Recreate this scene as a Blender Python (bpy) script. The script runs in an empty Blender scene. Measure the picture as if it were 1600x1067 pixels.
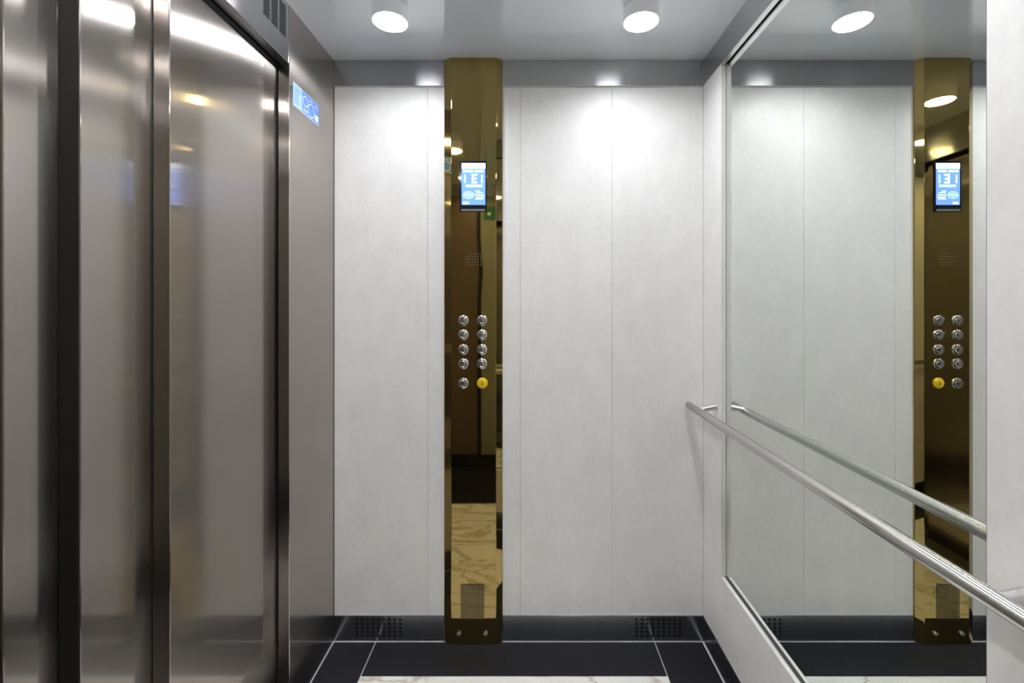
import bpy, bmesh, math, random
from mathutils import Vector, Matrix
random.seed(4)
sc = bpy.context.scene
COL = sc.collection
PI = math.pi

# ------------------------------------------------------------------ measures
U = 0.00232            # metres covered by one photo pixel at the back wall
D = 711 * U            # distance camera - back wall (1.65 m)
EYE = 1.23             # camera height
XL, XR = -300 * U, 277 * U
ZC = EYE + 375 * U     # ceiling
ZF = EYE + 335 * U     # underside of the steel cornice
ZS = EYE - 491 * U     # top of the skirting
YN = -0.12             # wall behind the camera

# ------------------------------------------------------------------ camera, world, exposure
cam_d = bpy.data.cameras.new('camera')
cam_d.sensor_width = 36
cam_d.lens = 711 / 1600 * 36
cam_d.shift_x = -22 / 1600
cam_d.shift_y = -63.5 / 1600
cam_d.clip_start = 0.01
cam = bpy.data.objects.new('camera', cam_d)
cam.location = (0, 0, EYE)
cam.rotation_euler = (PI / 2, 0, 0)
COL.objects.link(cam)
sc.camera = cam
w = bpy.data.worlds.new('world'); w.use_nodes = True
w.node_tree.nodes['Background'].inputs[0].default_value = (0.02, 0.02, 0.022, 1)
w.node_tree.nodes['Background'].inputs[1].default_value = 1
sc.world = w
sc.view_settings.view_transform = 'Standard'
sc.view_settings.look = 'None'
sc.view_settings.gamma = 1
sc.view_settings.use_curve_mapping = False
sc.view_settings.exposure = 0.74
LAMP = 28.0            # emission of the lights' diffusers
WATT = 1.1             # power of the lamp inside each light
sc.cycles.use_denoising = True
sc.cycles.max_bounces = 14
sc.cycles.glossy_bounces = 10
sc.cycles.diffuse_bounces = 6
sc.cycles.sample_clamp_indirect = 16
sc.cycles.blur_glossy = 0.0

# ------------------------------------------------------------------ materials
def new_mat(name):
    m = bpy.data.materials.new(name); m.use_nodes = True
    nt = m.node_tree
    return m, nt, nt.nodes['Principled BSDF']

def simple(name, col, rough=0.5, metal=0.0, var=0.04, scale=40, **kw):
    """principled material with a faint procedural variation"""
    m, nt, b = new_mat(name)
    tc = nt.nodes.new('ShaderNodeTexCoord'); no = nt.nodes.new('ShaderNodeTexNoise')
    no.inputs['Scale'].default_value = scale; no.inputs['Detail'].default_value = 3
    nt.links.new(tc.outputs['Object'], no.inputs['Vector'])
    mr = nt.nodes.new('ShaderNodeMapRange')
    mr.inputs['To Min'].default_value = 1 - var; mr.inputs['To Max'].default_value = 1 + var
    nt.links.new(no.outputs['Fac'], mr.inputs['Value'])
    mx = nt.nodes.new('ShaderNodeVectorMath'); mx.operation = 'SCALE'
    mx.inputs[0].default_value = col
    nt.links.new(mr.outputs['Result'], mx.inputs['Scale'])
    nt.links.new(mx.outputs['Vector'], b.inputs['Base Color'])
    b.inputs['Roughness'].default_value = rough
    b.inputs['Metallic'].default_value = metal
    for k, v in kw.items(): b.inputs[k.replace('_', ' ')].default_value = v
    return m

def steel(name, col, rough, grain, aniso=1.0, bump=0.0, rot=0.25, fine=0.0):
    """brushed steel; grain = world direction of the brushing"""
    m, nt, b = new_mat(name)
    b.inputs['Metallic'].default_value = 1
    b.inputs['Roughness'].default_value = rough
    b.inputs['Anisotropic'].default_value = aniso
    b.inputs['Anisotropic Rotation'].default_value = rot
    v = nt.nodes.new('ShaderNodeCombineXYZ')
    for i in range(3): v.inputs[i].default_value = grain[i]
    nt.links.new(v.outputs[0], b.inputs['Tangent'])
    tc = nt.nodes.new('ShaderNodeTexCoord'); mp = nt.nodes.new('ShaderNodeMapping')
    nt.links.new(tc.outputs['Object'], mp.inputs['Vector'])
    mp.inputs['Scale'].default_value = tuple(3 if g else 700 for g in grain)
    no = nt.nodes.new('ShaderNodeTexNoise'); no.inputs['Scale'].default_value = 1; no.inputs['Detail'].default_value = 2
    nt.links.new(mp.outputs['Vector'], no.inputs['Vector'])
    mr = nt.nodes.new('ShaderNodeMapRange')
    mr.inputs['To Min'].default_value = .93; mr.inputs['To Max'].default_value = 1.07
    nt.links.new(no.outputs['Fac'], mr.inputs['Value'])
    mx = nt.nodes.new('ShaderNodeVectorMath'); mx.operation = 'SCALE'
    mx.inputs[0].default_value = col
    nt.links.new(mr.outputs['Result'], mx.inputs['Scale'])
    nt.links.new(mx.outputs['Vector'], b.inputs['Base Color'])
    if fine:
        b2 = nt.nodes.new('ShaderNodeBsdfPrincipled')
        b2.inputs['Metallic'].default_value = 1
        b2.inputs['Roughness'].default_value = fine
        b2.inputs['Anisotropic'].default_value = .9
        b2.inputs['Anisotropic Rotation'].default_value = rot
        nt.links.new(v.outputs[0], b2.inputs['Tangent'])
        nt.links.new(mx.outputs['Vector'], b2.inputs['Base Color'])
        ms = nt.nodes.new('ShaderNodeMixShader'); ms.inputs[0].default_value = .4
        nt.links.new(b.outputs[0], ms.inputs[1]); nt.links.new(b2.outputs[0], ms.inputs[2])
        nt.links.new(ms.outputs[0], nt.nodes['Material Output'].inputs['Surface'])
    if bump:
        bp = nt.nodes.new('ShaderNodeBump'); bp.inputs['Strength'].default_value = 1
        bp.inputs['Distance'].default_value = bump
        nt.links.new(no.outputs['Fac'], bp.inputs['Height'])
        nt.links.new(bp.outputs['Normal'], b.inputs['Normal'])
    return m

def laminate():
    m, nt, b = new_mat('pale_laminate')
    tc = nt.nodes.new('ShaderNodeTexCoord')
    mp = nt.nodes.new('ShaderNodeMapping'); mp.inputs['Scale'].default_value = (1.6, 1.6, 1)
    nt.links.new(tc.outputs['Object'], mp.inputs['Vector'])
    n1 = nt.nodes.new('ShaderNodeTexNoise'); n1.inputs['Scale'].default_value = 45; n1.inputs['Detail'].default_value = 6; n1.inputs['Roughness'].default_value = .65
    n2 = nt.nodes.new('ShaderNodeTexNoise'); n2.inputs['Scale'].default_value = 9; n2.inputs['Detail'].default_value = 4
    for n in (n1, n2): nt.links.new(mp.outputs['Vector'], n.inputs['Vector'])
    ad = nt.nodes.new('ShaderNodeMath'); ad.operation = 'ADD'
    nt.links.new(n1.outputs['Fac'], ad.inputs[0]); nt.links.new(n2.outputs['Fac'], ad.inputs[1])
    cr = nt.nodes.new('ShaderNodeValToRGB')
    cr.color_ramp.elements[0].position = .35; cr.color_ramp.elements[0].color = (.77, .765, .76, 1)
    cr.color_ramp.elements[1].position = .66; cr.color_ramp.elements[1].color = (.85, .845, .84, 1)
    hf = nt.nodes.new('ShaderNodeMath'); hf.operation = 'MULTIPLY'; hf.inputs[1].default_value = .5
    nt.links.new(ad.outputs[0], hf.inputs[0]); nt.links.new(hf.outputs[0], cr.inputs['Fac'])
    nt.links.new(cr.outputs['Color'], b.inputs['Base Color'])
    b.inputs['Roughness'].default_value = .42
    return m

def marble():
    m, nt, b = new_mat('white_veined_marble')
    tc = nt.nodes.new('ShaderNodeTexCoord')
    n1 = nt.nodes.new('ShaderNodeTexNoise'); n1.inputs['Scale'].default_value = 2.2; n1.inputs['Detail'].default_value = 7; n1.inputs['Distortion'].default_value = 1.3
    mp = nt.nodes.new('ShaderNodeMapping'); mp.inputs['Scale'].default_value = (1, 2.3, 1); mp.inputs['Rotation'].default_value = (0, 0, .4)
    nt.links.new(tc.outputs['Object'], mp.inputs['Vector']); nt.links.new(mp.outputs['Vector'], n1.inputs['Vector'])
    cr = nt.nodes.new('ShaderNodeValToRGB')
    e = cr.color_ramp.elements
    e[0].position = .40; e[0].color = (.80, .80, .78, 1)
    e[1].position = .62; e[1].color = (.82, .82, .80, 1)
    for p, c in ((.46, (.79, .78, .76, 1)), (.497, (.50, .46, .40, 1)), (.53, (.78, .77, .75, 1))):
        x = e.new(p); x.color = c
    nt.links.new(n1.outputs['Fac'], cr.inputs['Fac'])
    nt.links.new(cr.outputs['Color'], b.inputs['Base Color'])
    b.inputs['Roughness'].default_value = .12
    return m

def emit(name, col, s):
    m, nt, b = new_mat(name)
    b.inputs['Base Color'].default_value = (*col, 1)
    b.inputs['Emission Color'].default_value = (*col, 1)
    b.inputs['Emission Strength'].default_value = s
    return m

M = {}
M['lam'] = laminate()
M['steel_door'] = steel('brushed_steel_vertical_grain', (.45, .412, .385), .26, (0, 0, 1), fine=.07)
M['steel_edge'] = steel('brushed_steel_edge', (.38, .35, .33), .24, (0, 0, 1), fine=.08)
M['steel_cornice_x'] = steel('brushed_steel_long_grain', (.50, .50, .52), .24, (1, 0, 0))
M['steel_cornice_y'] = steel('brushed_steel_side_grain', (.50, .50, .52), .24, (0, 1, 0), fine=.12)
M['skirt_x'] = steel('dark_steel_long_grain', (.42, .43, .48), .16, (1, 0, 0))
M['skirt_y'] = steel('dark_steel_side_grain', (.42, .43, .48), .16, (0, 1, 0))
M['rail'] = steel('satin_steel_tube', (.66, .65, .64), .16, (0, 1, 0), .9, rot=0.0)
M['bracket'] = simple('satin_steel_bracket', (.66, .65, .64), .3, 1, .03)
M['chrome'] = simple('polished_chrome', (.75, .75, .76), .12, 1, .02)
M['gold'] = simple('polished_gold_metal', (.40, .30, .115), .025, 1, .015, 6)
M['mirror'] = simple('mirror_glass', (.83, .86, .83), .0, 1, .0)
M['black_tile'] = simple('black_polished_tile', (.008, .008, .011), .5, 0, .3, 30, Specular_IOR_Level=.3)
M['marble'] = marble()
M['grout'] = simple('pale_grout', (.80, .80, .82), .7)
M['ceil'] = simple('glossy_white_ceiling', (.86, .91, .97), .06, 0, .01, IOR=2.35)
M['lamp_body'] = simple('glowing_opal_plastic', (.78, .78, .80), .4, Emission_Color=(.90, .91, 1.0, 1), Emission_Strength=.10)
M['diffuser'] = emit('lit_diffuser', (.965, .98, 1.0), LAMP)
M['dark'] = simple('black_rubber', (.008, .008, .008), .6)
M['gasket'] = simple('dark_grey_gasket', (.07, .07, .068), .4)
M['bezel'] = simple('black_glass', (.006, .008, .012), .08)
M['strip'] = simple('grey_plastic_strip', (.18, .19, .2), .3)
M['screen'] = emit('lit_blue_screen', (.10, .22, .80), 1.0)
M['screen_w'] = emit('lit_white_screen', (.72, .84, 1.0), 1.35)
M['screen_l'] = emit('lit_pale_blue_screen', (.38, .55, 1.0), 1.1)
M['yellow'] = simple('yellow_plastic', (.80, .55, .02), .3)
M['ink'] = simple('black_ink', (.02, .02, .02), .5)
M['st_blue'] = simple('blue_print', (.12, .28, .78), .35)
M['st_light'] = simple('pale_blue_print', (.42, .62, .92), .35)
M['st_white'] = simple('white_print', (.85, .88, .92), .35)
M['wall_dark'] = simple('dark_brown_laminate', (.12, .085, .055), .5, 0, .2, 3)
M['wall_olive'] = simple('grey_olive_laminate', (.26, .25, .18), .5, 0, .1, 3)
M['green'] = simple('green_sign_print', (.01, .14, .05), .4)
M['hole'] = simple('dark_hole', (.004, .004, .004), .9)

# ------------------------------------------------------------------ mesh helpers
def bm_box(bm, x0, x1, y0, y1, z0, z1, mi=0, bevel=0.0, seg=2):
    r = bmesh.ops.create_cube(bm, size=1)
    vs = r['verts']
    for v in vs:
        v.co = Vector(((x0 + x1) / 2 + v.co.x * (x1 - x0), (y0 + y1) / 2 + v.co.y * (y1 - y0), (z0 + z1) / 2 + v.co.z * (z1 - z0)))
    fs = set(f for v in vs for f in v.link_faces)
    for f in fs: f.material_index = mi
    if bevel:
        es = set(e for v in vs for e in v.link_edges)
        g = bmesh.ops.bevel(bm, geom=list(es), offset=bevel, segments=seg, affect='EDGES', profile=.5)
        for f in g['faces']: f.material_index = mi
    return bm

def bm_tube(bm, a, b, r, n=24, mi=0, r2=None, bevel=0.0):
    a, b = Vector(a), Vector(b); d = b - a
    q = d.to_track_quat('Z', 'Y').to_matrix().to_4x4()
    r2 = r if r2 is None else r2
    prof = [(0, 0), (r, 0), (r2, d.length), (0, d.length)]
    if bevel:
        prof = [(0, 0), (r - bevel, 0), (r - .3 * bevel, .3 * bevel), (r, bevel), (r2, d.length - bevel), (r2 - .3 * bevel, d.length - .3 * bevel), (r2 - bevel, d.length), (0, d.length)]
    bm_lathe(bm, prof, Matrix.Translation(a) @ q, n, mi)

def bm_lathe(bm, prof, mat, n=32, mi=0):
    rings = []
    for (r, z) in prof:
        if r < 1e-7:
            rings.append([bm.verts.new(mat @ Vector((0, 0, z)))])
        else:
            rings.append([bm.verts.new(mat @ Vector((r * math.cos(2 * PI * k / n), r * math.sin(2 * PI * k / n), z))) for k in range(n)])
    for i in range(len(rings) - 1):
        A, B = rings[i], rings[i + 1]
        for k in range(n):
            k2 = (k + 1) % n
            if len(A) == 1 and len(B) == 1: continue
            if len(A) == 1: f = bm.faces.new((A[0], B[k2], B[k]))
            elif len(B) == 1: f = bm.faces.new((A[k], A[k2], B[0]))
            else: f = bm.faces.new((A[k], A[k2], B[k2], B[k]))
            f.material_index = mi

def link(name, bm, mats, parent=None, smooth=False, loc=None):
    bmesh.ops.recalc_face_normals(bm, faces=bm.faces)
    me = bpy.data.meshes.new(name)
    if loc is not None:
        bmesh.ops.translate(bm, verts=bm.verts, vec=-Vector(loc))
    bm.to_mesh(me); bm.free()
    for m in (mats if isinstance(mats, (list, tuple)) else [mats]): me.materials.append(m)
    if smooth:
        for p in me.polygons: p.use_smooth = True
        try: me.set_sharp_from_angle(angle=math.radians(35))
        except Exception: pass
    o = bpy.data.objects.new(name, me); COL.objects.link(o)
    if loc is not None: o.location = loc
    if parent: o.parent = parent
    return o

def box(name, dims, mat, parent=None, bevel=0.0, loc=None):
    bm = bmesh.new(); bm_box(bm, *dims, bevel=bevel)
    return link(name, bm, mat, parent, loc=loc)

def empty(name, loc=(0, 0, 0)):
    o = bpy.data.objects.new(name, None); o.location = loc; o.empty_display_size = .05
    COL.objects.link(o); return o

def tag(o, label=None, cat=None, group=None, kind=None):
    if label: o['label'] = label
    if cat: o['category'] = cat
    if group: o['group'] = group
    if kind: o['kind'] = kind
    return o

def struct(o, label=None): return tag(o, label, kind='structure')

def rel(parent, child):
    """parent a child built in world coordinates"""
    child.parent = parent
    child.location = Vector(child.location) - Vector(parent.location)
    return child

def copy_tree(o, parent=None):
    c = o.copy(); COL.objects.link(c); c.parent = parent
    for ch in list(o.children): copy_tree(ch, c)
    return c

def cut(o, cutter_bm):
    """subtract the cutter shapes from o's mesh for good"""
    bmesh.ops.recalc_face_normals(cutter_bm, faces=cutter_bm.faces)
    me = bpy.data.meshes.new('tmp'); cutter_bm.to_mesh(me); cutter_bm.free()
    c = bpy.data.objects.new('tmp', me); COL.objects.link(c)
    md = o.modifiers.new('b', 'BOOLEAN'); md.object = c; md.operation = 'DIFFERENCE'; md.solver = 'EXACT'
    dg = bpy.context.evaluated_depsgraph_get()
    dg.update()
    new = bpy.data.meshes.new_from_object(o.evaluated_get(dg))
    o.modifiers.clear(); o.data = new
    bpy.data.objects.remove(c)

def X(px, k=1.0): return (px - 822) * U * k          # world x of a photo column at depth k*D
def Z(py, k=1.0): return EYE - (py - 470) * U * k

# ------------------------------------------------------------------ floor
XO = -0.90                                            # how far the door pocket reaches
floor = struct(box('floor', (XO, XR + .06, YN - .05, D + .06, -.05, -.003), M['grout']), 'lift floor of black tiles round a white marble slab')
G = .0016
def tile(dims, m, name='border_tile'):
    x0, x1, y0, y1 = dims
    box(name, (x0 + G, x1 - G, y0 + G, y1 - G, -.003, 0), m, floor, bevel=.0006)
xm0, xm1 = -234 * U, 200 * U
ym0, ym1 = .30 * D, .904 * D
tile((XL + .002, xm0, ym0, D - .0075), M['black_tile'])
tile((xm1, XR - .0055, ym0, D - .0075), M['black_tile'])
tile((xm0, xm1, ym1 + .0, D - .0075), M['black_tile'])
box('marble_slab', (xm0, xm1, ym0, ym1, -.003, 0), M['marble'], floor, bevel=.0006)
tile((XL + .002, XR - .0055, YN + .003, ym0 - .19), M['black_tile'])
tile((XL + .002, XR - .0055, ym0 - .19, ym0), M['black_tile'])

# ------------------------------------------------------------------ ceiling
ceiling = struct(box('ceiling', (XO, XR + .06, YN - .05, D + .06, ZC, ZC + .04), M['ceil']), 'glossy white lift ceiling')

# ------------------------------------------------------------------ back wall: pale laminate panels
wall_back = struct(box('wall_back', (XL - .0, XR + .06, D + .012, D + .06, 0, ZC), M['gasket']), 'back wall of pale laminate panels')
seams = [XL, X(668), X(813), X(956), XR]
for a, b in zip(seams[:-1], seams[1:]):
    box('wall_panel', (a + .0004, b - .0004, D, D + .012, ZS - .01, ZF + .004), M['lam'], wall_back, bevel=.0008)

# cornice of brushed steel, back, in two lengths either side of the column
cx0, cx1 = X(694.5), X(785.5)
trim1 = struct(tag(empty('trim_1', (0, D, ZC)), 'brushed steel cornice along the top of the back wall'))
for a, b in ((XL, cx0), (cx1, XR)):
    bm = bmesh.new(); bm_box(bm, a, b, D - .006, D + .012, ZF, ZC - .0005, bevel=.0008)
    bm_box(bm, a, b, D - .007, D + .010, ZF - .002, ZF, 1)
    rel(trim1, link('cornice_length', bm, [M['steel_cornice_x'], M['chrome']]))
trim2 = bmesh.new(); bm_box(trim2, XR - .003, XR + .012, YN, D - .006, ZF, ZC - .0005, bevel=.0008)
bm_box(trim2, XR - .005, XR + .010, YN, D - .007, ZF - .002, ZF, 1)
struct(link('trim_2', trim2, [M['steel_cornice_y'], M['chrome']]), 'brushed steel cornice along the top of the mirrored wall')

# skirting with punched ventilation holes
def holes(axis, start, fixed, n=9, rows=5, px=8.5 * U, pz=6.2 * U, r=.0044):
    bm = bmesh.new()
    for i in range(n):
        for j in range(rows):
            z = ZS - .014 - j * pz
            t = start + i * px
            if axis == 'x': bm_tube(bm, (t, fixed - .02, z), (t, fixed + .006, z), r, 14)
            else: bm_tube(bm, (fixed - .02, t, z), (fixed + .006, t, z), r, 14)
    return bm
bb = struct(tag(empty('baseboard_back', (0, D, 0)), 'dark steel skirting along the foot of the back wall'))
for a, b, s in ((XL, cx0, -264 * U), (cx1, XR, 172 * U)):
    o = box('skirting_length', (a, b, D - .004, D + .012, 0.0008, ZS), M['skirt_x'], bevel=.0007)
    cut(o, holes('x', s, D)); rel(bb, o)
    o.data.materials.append(M['hole'])
    q = box('hole_backing', (s - .01, s + 8 * 8.5 * U + .01, D + .0045, D + .0055, .012, ZS - .006), M['hole']); rel(bb, q)
o = box('baseboard_right', (XR - .003, XR + .012, YN, D - .004, 0.0008, ZS), M['skirt_y'], bevel=.0007)
cm = holes('y', D - 37 * U - 8 * 8.5 * U, XR); cut(o, cm)
struct(o, 'dark steel skirting below the mirrored wall')
box('hole_backing', (XR + .0055, XR + .0065, D - 120 * U, D - 30 * U, .012, ZS - .006), M['hole'], o)

# ------------------------------------------------------------------ right wall: laminate panels, recessed mirror
YM1 = .908 * D; YM0 = 277 / 719 * D; XM = 284 * U; ZM = EYE - 392 * U
wall_right = struct(box('wall_right', (XM + .006, XR + .07, YN, D + .012, 0, ZC), M['gasket']), 'right wall of pale laminate panels round the mirror')
bm = bmesh.new()
bm_box(bm, XR, XM + .006, YM1, D, ZS - .01, ZF + .004)
bm_box(bm, XR, XM + .006, .888 * D, YM1, ZS - .01, ZM)
link('wall_panel', bm, M['lam'], wall_right)
box('wall_panel', (XR, XM + .006, YM0 + .0008, .888 * D - .0008, ZS - .01, ZM), M['lam'], wall_right, bevel=.0008)
box('wall_panel', (XR, XM + .006, YN, YM0, ZS - .01, ZF + .004), M['lam'], wall_right, bevel=.0012)
bm = bmesh.new(); bm_box(bm, XM, XM + .005, YM0, YM1, ZM, ZF + .004)
mir = link('wall_mirror', bm, M['mirror'], loc=(XM, (YM0 + YM1) / 2, ZM))
tag(mir, 'tall frameless mirror set into the right wall behind the handrail', 'mirror')
bm = bmesh.new()
bm_box(bm, XM - .005, XM - .0004, YM0, YM1, ZM + .0002, ZM + .003)
bm_box(bm, XR + .003, XM - .0004, YM0 - .0, YM0 + .003, ZM, ZF)
bm_box(bm, XM - .0008, XM - .0002, YM1 - .0008, YM1, ZM, ZF)
tr = link('seal', bm, M['gasket']); tr.data.transform(Matrix.Translation(-Vector(mir.location))); tr.parent = mir
tr['label'] = 'dark rubber seal'

# ------------------------------------------------------------------ left wall: steel return, transom, telescopic door
YJ = .81 * D                                          # far jamb
wall_left = struct(box('wall_left', (XL - .03, XL, YJ, D + .012, 0.0005, ZC), M['steel_door']), 'brushed steel left wall beside the lift door')
ZT = Z(99, .81)
bm = bmesh.new()
bm_box(bm, XL - .03, XL, YN, YJ - .0012, ZT, ZC, bevel=.001)
tr_o = link('door_header', bm, M['steel_cornice_y'], wall_left)
box('jamb', (XL - .0305, XL - .0005, YJ - .0010, YJ + .0005, 0.001, ZT), M['steel_edge'], wall_left)
box('near_return', (XL - .03, XL, YN, .17 * D, 0.0005, ZT), M['steel_door'], wall_left, bevel=.001)
# soffit of the door opening
box('soffit', (XO + .02, XL - .001, YN, YJ, ZT + .0008, ZT + .02), M['steel_edge'], wall_left)
box('outer_backing', (XO - .0, XO + .02, YN, D, 0, ZC), M['dark'], wall_left)
# bright corner bead between header and return
bm = bmesh.new(); bm_tube(bm, (XL + .0004, YJ, 0), (XL + .0004, YJ, ZC - .001), .0013, 10)
link('corner_bead', bm, M['chrome'], wall_left, smooth=True)
box('end_bead', (XL - .0, XL + .0015, D - .0035, D - .0005, ZS, ZF), M['gasket'], wall_left)

# door leaves, stepping back one behind the other
door = struct(empty('door_1', (XL, .6 * D, 0)), 'brushed steel telescopic lift door on the left')
T = 16 * U
xa = -316 * U
leaves = [(xa, 316 / 557 * D, 316 / 387.5 * D), (xa - T, 332 / 697 * D, 316 / 557 * D + .015), (xa - 2 * T, 348 / 818 * D, 332 / 697 * D + .015), (xa - 3 * T, .17 * D, 348 / 818 * D + .015)]
for (x, y0, y1) in leaves:
    bm = bmesh.new()
    bm_box(bm, x - T + .003, x, y0, y1, 0.004, ZT + .0, 0, bevel=.0022, seg=3)
    o = link('door_leaf', bm, M['steel_door'])
    rel(door, o)
    if x == xa - T:
        q = box('edge_profile', (x - T + .0035, x - .0022, y0 - .0012, y0 + .0002, .004, ZT), M['dark'], bevel=.0004); rel(door, q); q['label'] = 'black rubber edge profile'
    # rubber gap strip behind the near edge
    g = box('edge_seal', (x - T - .0005, x - T + .0028, y0 + .0006, y1 - .002, 0.004, ZT - .001), M['dark']); rel(door, g)
g = box('jamb_seal', (xa - .03, xa - .001, 316 / 387.5 * D, YJ + .006, .002, ZT), M['dark']); rel(door, g)
g = box('sill', (XO + .02, XL - .001, YN, YJ, -.001, .0025), M['steel_cornice_y']); rel(door, g)
# dark recess under the header, above the leaves
g = box('track', (xa - 3 * T, xa + .003, YN, YJ, ZT - .014, ZT + .0), M['dark']); rel(door, g)

# ventilation slots in the header
def slots():
    g = empty('ventilation_grille', (XL, .86 * YJ, (ZT + ZC) / 2))
    cols = []
    ks = [(299 / (822 - 449), 299 / (822 - 438)), (299 / (822 - 436.5), 299 / (822 - 425.5)), (299 / (822 - 424), 299 / (822 - 413))]
    zt, zb = ZC - .016, Z(60, .80)
    bmw = bmesh.new(); bml = bmesh.new()
    n = 22
    for (ka, kb) in ks:
        y1, y0 = ka * D - .004, kb * D
        for i in range(n):
            z = zb + (zt - zb) * (i + .5) / n
            bm_box(bml, XL + .0001, XL + .0006, y0, y1, z - .0009, z + .0009)
        bm_box(bmw, XL - .001, XL + .00005, y0 - .001, y1 + .001, zb - .001, zt + .001)
    rel(g, link('slot_frame', bmw, M['steel_cornice_y']))
    rel(g, link('slot', bml, M['hole']))
    return tag(g, 'three short columns of ventilation slots above the lift door', 'ventilation grille')
slots()

# ------------------------------------------------------------------ blue information sticker on the steel return
ya, yb = 299 / 363 * D, 299 / 323 * D
zt_, zb_ = Z(123, .824), Z(166, .824)
zt_, zb_ = 1.889 - .003, 1.815
st = empty('information_sticker', (XL, (ya + yb) / 2, (zt_ + zb_) / 2))
tag(st, 'blue information sticker with white symbols high on the steel wall beside the door', 'sticker')
def stk(name, u0, u1, v0, v1, m, h):
    """u along the wall from the door side (0..1), v upward (0..1)"""
    o = box(name, (XL, XL + h, ya + (yb - ya) * u0, ya + (yb - ya) * u1, zb_ + (zt_ - zb_) * v0, zb_ + (zt_ - zb_) * v1), m)
    return rel(st, o)
stk('sheet', 0, 1, 0, 1, M['st_light'], .0006)
stk('blue_field', .32, 1, .06, .97, M['st_blue'], .0008)
bm = bmesh.new()
def sb(u0, u1, v0, v1): bm_box(bm, XL, XL + .001, ya + (yb - ya) * u0, ya + (yb - ya) * u1, zb_ + (zt_ - zb_) * v0, zb_ + (zt_ - zb_) * v1)
def ring(uc, vc, ru, t):
    y, z = ya + (yb - ya) * uc, zb_ + (zt_ - zb_) * vc
    n = 28; vs = []
    for k in range(n):
        a = 2 * PI * k / n
        for r in (ru, ru - t):
            vs.append(bm.verts.new((XL + .00105, y + r * math.cos(a), z + r * math.sin(a))))
    for k in range(n):
        a, b = 2 * k, 2 * ((k + 1) % n)
        bm.faces.new((vs[a], vs[b], vs[b + 1], vs[a + 1]))
bm_pale = bmesh.new(); bm_keep = bm; bm = bm_pale
for j in range(7): sb(.05, .05 + random.uniform(.14, .24), .16 + j * .11, .20 + j * .11)
bm = bm_keep; rel(st, link('small_print', bm_pale, M['st_blue']))
sb(.83, .97, .14, .40)
ring(.45, .60, .017, .0028); ring(.68, .40, .022, .0028); ring(.91, .74, .006, .0015); sb(.80, .87, .76, .80)
sb(.36, .56, .20, .24); sb(.36, .50, .12, .15); sb(.60, .74, .80, .84)
rel(st, link('white_symbols', bm, M['st_white']))

# ------------------------------------------------------------------ gold control column
K = .987
YP = K * D
colm = empty('control_column', ((X(740, K)), YP, 0))
tag(colm, 'polished gold control column with lit display and round buttons on the back wall', 'control panel')
pts = [(X(694.5), D + .004), (X(694.5), D - .006), (X(705, K), YP), (X(775, K), YP), (X(785.5), D - .006), (X(785.5), D + .004)]
bm = bmesh.new()
lo = [bm.verts.new((x, y, .0006)) for x, y in pts]; hi = [bm.verts.new((x, y, ZC - .0006)) for x, y in pts]
for i in range(len(pts)):
    j = (i + 1) % len(pts); bm.faces.new((lo[i], lo[j], hi[j], hi[i]))
bm.faces.new(lo); bm.faces.new(hi)
vert_e = [e for e in bm.edges if abs(e.verts[0].co.z - e.verts[1].co.z) > 1 and e.verts[0].co.y < D - .001]
bmesh.ops.bevel(bm, geom=vert_e, offset=.0013, segments=3, affect='EDGES', profile=.5)
o = link('column_body', bm, M['gold']); rel(colm, o)

# display
def cbox(name, px0, px1, py0, py1, d0, d1, m, parent=colm, bevel=0.0):
    """box on the column face from photo columns/rows; d = distance in front of the face"""
    bm = bmesh.new()
    bm_box(bm, X(px0, K), X(px1, K), YP - d1, YP - d0, Z(py1, K), Z(py0, K), bevel=bevel)
    o = link(name, bm, m); 
    o.location = -Vector(colm.location)
    o.parent = parent
    return o
disp = cbox('display', 718.5, 760.5, 252, 331, 0, .004, M['bezel'], bevel=.0012)
def dchild(name, *a, **k):
    o = cbox(name, *a, **k); o.parent = disp; o.location = (0, 0, 0); return o
dchild('screen', 721.5, 758.5, 255.5, 320.5, .0038, .0044, M['screen'])
dchild('trim_strip', 721, 758, 327, 330, .0038, .0046, M['strip'])
dchild('header_bar', 721.5, 758.5, 255.5, 264, .0042, .0047, M['screen_w'])
bm = bmesh.new()
def pb(px0, px1, py0, py1, d=.0049): bm_box(bm, X(px0, K), X(px1, K), YP - d, YP - .0044, Z(py1, K), Z(py0, K))
# floor letter E between two bars
pb(737.5, 740.2, 272.5, 287); pb(737.5, 746, 272.5, 275); pb(737.5, 745, 278.5, 281); pb(737.5, 746, 284.5, 287)
o = link('floor_letter', bm, M['screen_w'], disp)
bm = bmesh.new()
pb(752, 754.6, 273.5, 286.5); pb(725.4, 728, 273.5, 286.5)
o = link('side_bar', bm, M['screen_l'], disp)
bm = bmesh.new()
x = 724
while x < 756:
    ww = random.choice((1.1, 1.5, 1.9))
    if not 738.5 < x < 741: pb(x, x + ww, 266.3, 269.6)
    x += ww + .9
x = 728
while x < 752:
    ww = random.choice((1.2, 1.6, 2.2)); pb(x, x + ww, 289.3, 292.6); x += ww + .7
for (yy, x0, x1) in ((298.5, 743, 749), (301, 744, 753), (304.5, 743, 755), (308, 744, 756), (310.5, 743, 755)):
    x = x0
    while x < x1:
        ww = random.choice((1.2, 1.8)); pb(x, x + ww, yy, yy + 1.3); x += ww + .6
pb(724, 732.5, 316.3, 319.2)
link('screen_writing', bm, M['screen_w'], disp)
bm = bmesh.new()
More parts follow.
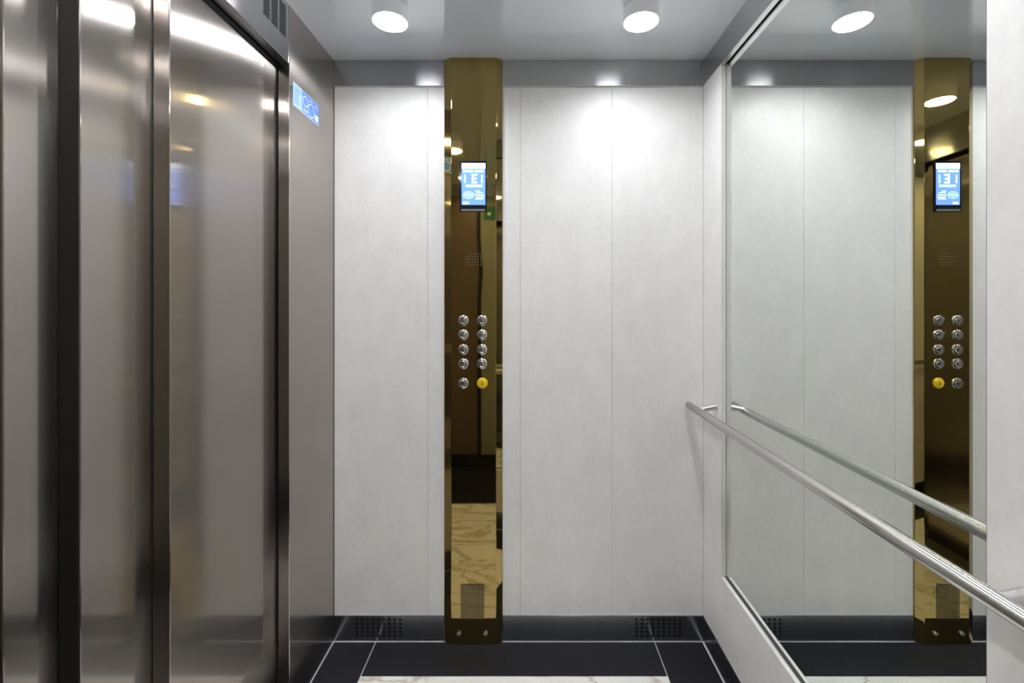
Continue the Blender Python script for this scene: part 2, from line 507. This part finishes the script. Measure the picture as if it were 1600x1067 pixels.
for (ra, rb, t) in ((8.6, 5.8, 1.0), (6.2, 3.6, .8), (3.4, 1.8, .7)):
    n = 32; vs = []
    for k in range(n):
        a = 2 * PI * k / n
        for q in (0, t):
            vs.append(bm.verts.new((X(732.3 + (ra - q) * math.cos(a), K), YP - .0048, Z(305.2 + (rb - q) * math.sin(a), K))))
    for k in range(n):
        a, b = 2 * k, 2 * ((k + 1) % n); bm.faces.new((vs[a], vs[b], vs[b + 1], vs[a + 1]))
pb(724, 740.6, 304.6, 305.6)
link('oval_emblem', bm, M['screen_l'], disp)

# loudspeaker dots
bm = bmesh.new()
for i in range(6):
    for j in range(5):
        cx, cz = X(729 + i * 4.4, K), Z(396.5 + j * 4.3, K)
        bm_tube(bm, (cx, YP + .001, cz), (cx, YP - .0004, cz), .0024, 10)
o = link('speaker_holes', bm, M['wall_dark']); rel(colm, o)

# push buttons
def button_mesh():
    bm = bmesh.new()
    R = Matrix.Rotation(PI / 2, 4, 'X')              # lathe axis to -Y
    r = 8.3 * U
    bm_lathe(bm, [(0, 0), (r, 0), (r, .002), (r * .95, .0042), (r * .80, .0058), (r * .62, .0062), (r * .60, .0052), (0, .0052)], R, 36)
    return bm
def face_mesh():
    bm = bmesh.new(); R = Matrix.Rotation(PI / 2, 4, 'X'); r = 8.3 * U
    bm_lathe(bm, [(0, .0050), (r * .58, .0050), (r * .50, .0064), (r * .25, .0070), (0, .0072)], R, 32)
    return bm
def mark_mesh(kind):
    bm = bmesh.new(); y = -.0076
    def q(x0, x1, z0, z1): bm_box(bm, x0, x1, y, y + .0016, z0, z1)
    if kind == 'bell':
        q(-.0042, .0042, -.0046, -.0032); q(-.003, -.0018, -.0035, .0025); q(.0018, .003, -.0035, .0025); q(-.0024, .0024, .0022, .0036); q(-.0008, .0008, .003, .0052); q(-.001, .001, -.0062, -.0046)
    elif kind == 'doors':
        q(-.0052, -.0040, -.003, .003); q(.0040, .0052, -.003, .003); q(-.003, -.0008, -.0006, .0006); q(.0008, .003, -.0006, .0006); q(-.0018, -.0008, -.0022, .0022); q(.0008, .0018, -.0022, .0022)
    else:
        q(-.0016, .0016, -.0038, -.0028); q(-.0006, .0006, -.0035, .0035)
    return bm
rowsy = (500.5, 523, 546, 568, 598.5)
bface = None
for ci, px in enumerate((724.3, 753.6)):
    for ri, py in enumerate(rowsy):
        loc = Vector((X(px, K), YP, Z(py, K))) - Vector(colm.location)
        bell = ri == 4 and ci == 1; dm = ri == 4 and ci == 0
        o = link('button', button_mesh(), M['yellow'] if bell else M['chrome'], colm, smooth=True); o.location = loc
        o['label'] = 'yellow alarm button with a bell' if bell else ('round button with a door symbol' if dm else 'domed chrome floor button')
        f = link('button_face', face_mesh(), M['yellow'] if bell else M['chrome'], o, smooth=True)
        mk = link('symbol', mark_mesh('bell' if bell else 'doors' if dm else 'n'), M['ink'], o)

# ventilation lattice at the foot, and two lock screws
bm = bmesh.new()
def gb(px0, px1, py0, py1, d0, d1, mi): bm_box(bm, X(px0, K), X(px1, K), YP - d1, YP - d0, Z(py1, K), Z(py0, K), mi)
gb(720, 756.5, 912, 968.5, 0, .0005, 0)
for i in range(14): gb(721.3 + i * 2.62, 721.9 + i * 2.62, 912.5, 968, .0004, .0012, 1)
for j in range(19): gb(720.5, 756, 913.8 + j * 2.95, 914.3 + j * 2.95, .0004, .0012, 1)
o = link('vent_lattice', bm, [M['ink'], M['gold']]); rel(colm, o); o['label'] = 'fine black ventilation lattice at the foot of the column'
for px in (717, 758.5):
    bm = bmesh.new(); r = 4.0 * U
    bm_lathe(bm, [(r, 0), (r, .004), (r * .9, .0062), (r * .55, .008), (0, .0086)], Matrix.Rotation(PI / 2, 4, 'X'), 24)
    o = link('lock_screw', bm, M['chrome'], colm, smooth=True); o.location = Vector((X(px, K), YP, Z(989.5, K))) - Vector(colm.location)

# ------------------------------------------------------------------ handrail
XH = 250 * U; ZH = EYE - 160 * U; RH = .0127
hr = empty('handrail', (XH, .93 * D, ZH))
tag(hr, 'long satin steel handrail in front of the mirror', 'handrail')
bm = bmesh.new(); bm_tube(bm, (XH, .985 * D, ZH), (XH, .02, ZH), RH, 40, bevel=.002)
o = link('rail', bm, M['rail'], smooth=True); rel(hr, o)
for yk in (.93, .338):
    bm = bmesh.new()
    a = Vector((XH + .004, yk * D, ZH + .004)); b = Vector((XR + .0005, yk * D, ZH + .015))
    bm_tube(bm, a, b, .0100, 24)
    o = link('bracket', bm, M['bracket'], smooth=True); rel(hr, o)

# ------------------------------------------------------------------ round ceiling lights
RL = .0525
def make_light(x, y):
    t = empty('ceiling_light', (x, y, ZC))
    bm = bmesh.new()
    bm_lathe(bm, [(RL, 0), (RL, -.034), (RL * .99, -.0375), (RL * .96, -.0385), (RL * .95, -.035), (0, -.035)], Matrix.Identity(4), 48)
    link('housing', bm, M['lamp_body'], t, smooth=True)
    bm = bmesh.new()
    bm_lathe(bm, [(RL * .95, -.0352), (RL * .945, -.0382), (RL * .90, -.0392), (RL * .6, -.0402), (0, -.0406)], Matrix.Identity(4), 48)
    link('diffuser', bm, M['diffuser'], t, smooth=True)
    ld = bpy.data.lights.get('lamp') or bpy.data.lights.new('lamp', 'AREA')
    ld.shape = 'DISK'; ld.size = RL * 1.8; ld.energy = WATT; ld.color = (.965, .98, 1.0); ld.spread = math.radians(155)
    lo_ = bpy.data.objects.new('lamp', ld); lo_.location = (0, 0, -.0410); lo_.parent = t; COL.objects.link(lo_)
    return t
XA, XB = -175 * U, 148 * U
YA = .824 * D
first = make_light(XA, YA)
tag(first, 'round white ceiling light near the back wall, on the door side', 'ceiling light', 'round lights on the lift ceiling')
for (x, y, lab) in ((XB, YA, 'round white ceiling light near the back wall, on the mirror side'),
                    (XA, .444 * D, 'round ceiling light in the middle of the row above the door side'),
                    (XB, .444 * D, 'round ceiling light in the middle of the row above the mirror side'),
                    (XA, .17, 'round ceiling light behind the viewer on the door side'),
                    (XB, .17, 'round ceiling light behind the viewer on the mirror side')):
    c = copy_tree(first); c.location = (x, y, ZC); c['label'] = lab

# ------------------------------------------------------------------ wall behind the camera (seen in the column's reflection)
wf = struct(box('wall_front', (XO, XR + .06, YN - .05, YN - .012, 0, ZC), M['gasket']), 'wall behind the viewer')
xs = -.345
box('wall_panel', (XO, xs - .006, YN - .012, YN, .09, ZF), M['wall_dark'], wf)
box('wall_panel', (xs + .006, XR + .04, YN - .012, YN, .09, ZF), M['wall_olive'], wf)
box('skirting', (XO, XR + .04, YN - .012, YN + .002, .001, .088), M['dark'], wf)
box('cornice', (XO, XR + .04, YN - .012, YN + .004, ZF, ZC - .001), M['steel_cornice_x'], wf)
bm = bmesh.new()
path = [(-.352, 1.95), (-.352, 1.72), (-.345, 1.60), (-.332, 1.45), (-.345, 1.25), (-.345, .095)]
for (a, b) in zip(path[:-1], path[1:]): bm_tube(bm, (a[0], YN + .008, a[1]), (b[0], YN + .008, b[1]), .013, 10)
tag(link('hanging_cable', bm, M['dark'], smooth=True, loc=(-.345, YN + .008, .25)), 'black cable hanging down the wall opposite, seen reflected in the gold column', 'cable')
sg = bmesh.new(); bm_box(sg, -.315, -.20, YN, YN + .003, 1.83, 1.93); bm_box(sg, -.285, -.262, YN, YN + .0035, 1.865, 1.885, 1)
tag(link('green_sign', sg, [M['green'], M['st_white']], loc=(-.26, YN, 1.83)), 'small green sign on the opposite wall, reflected beside the display', 'sign')
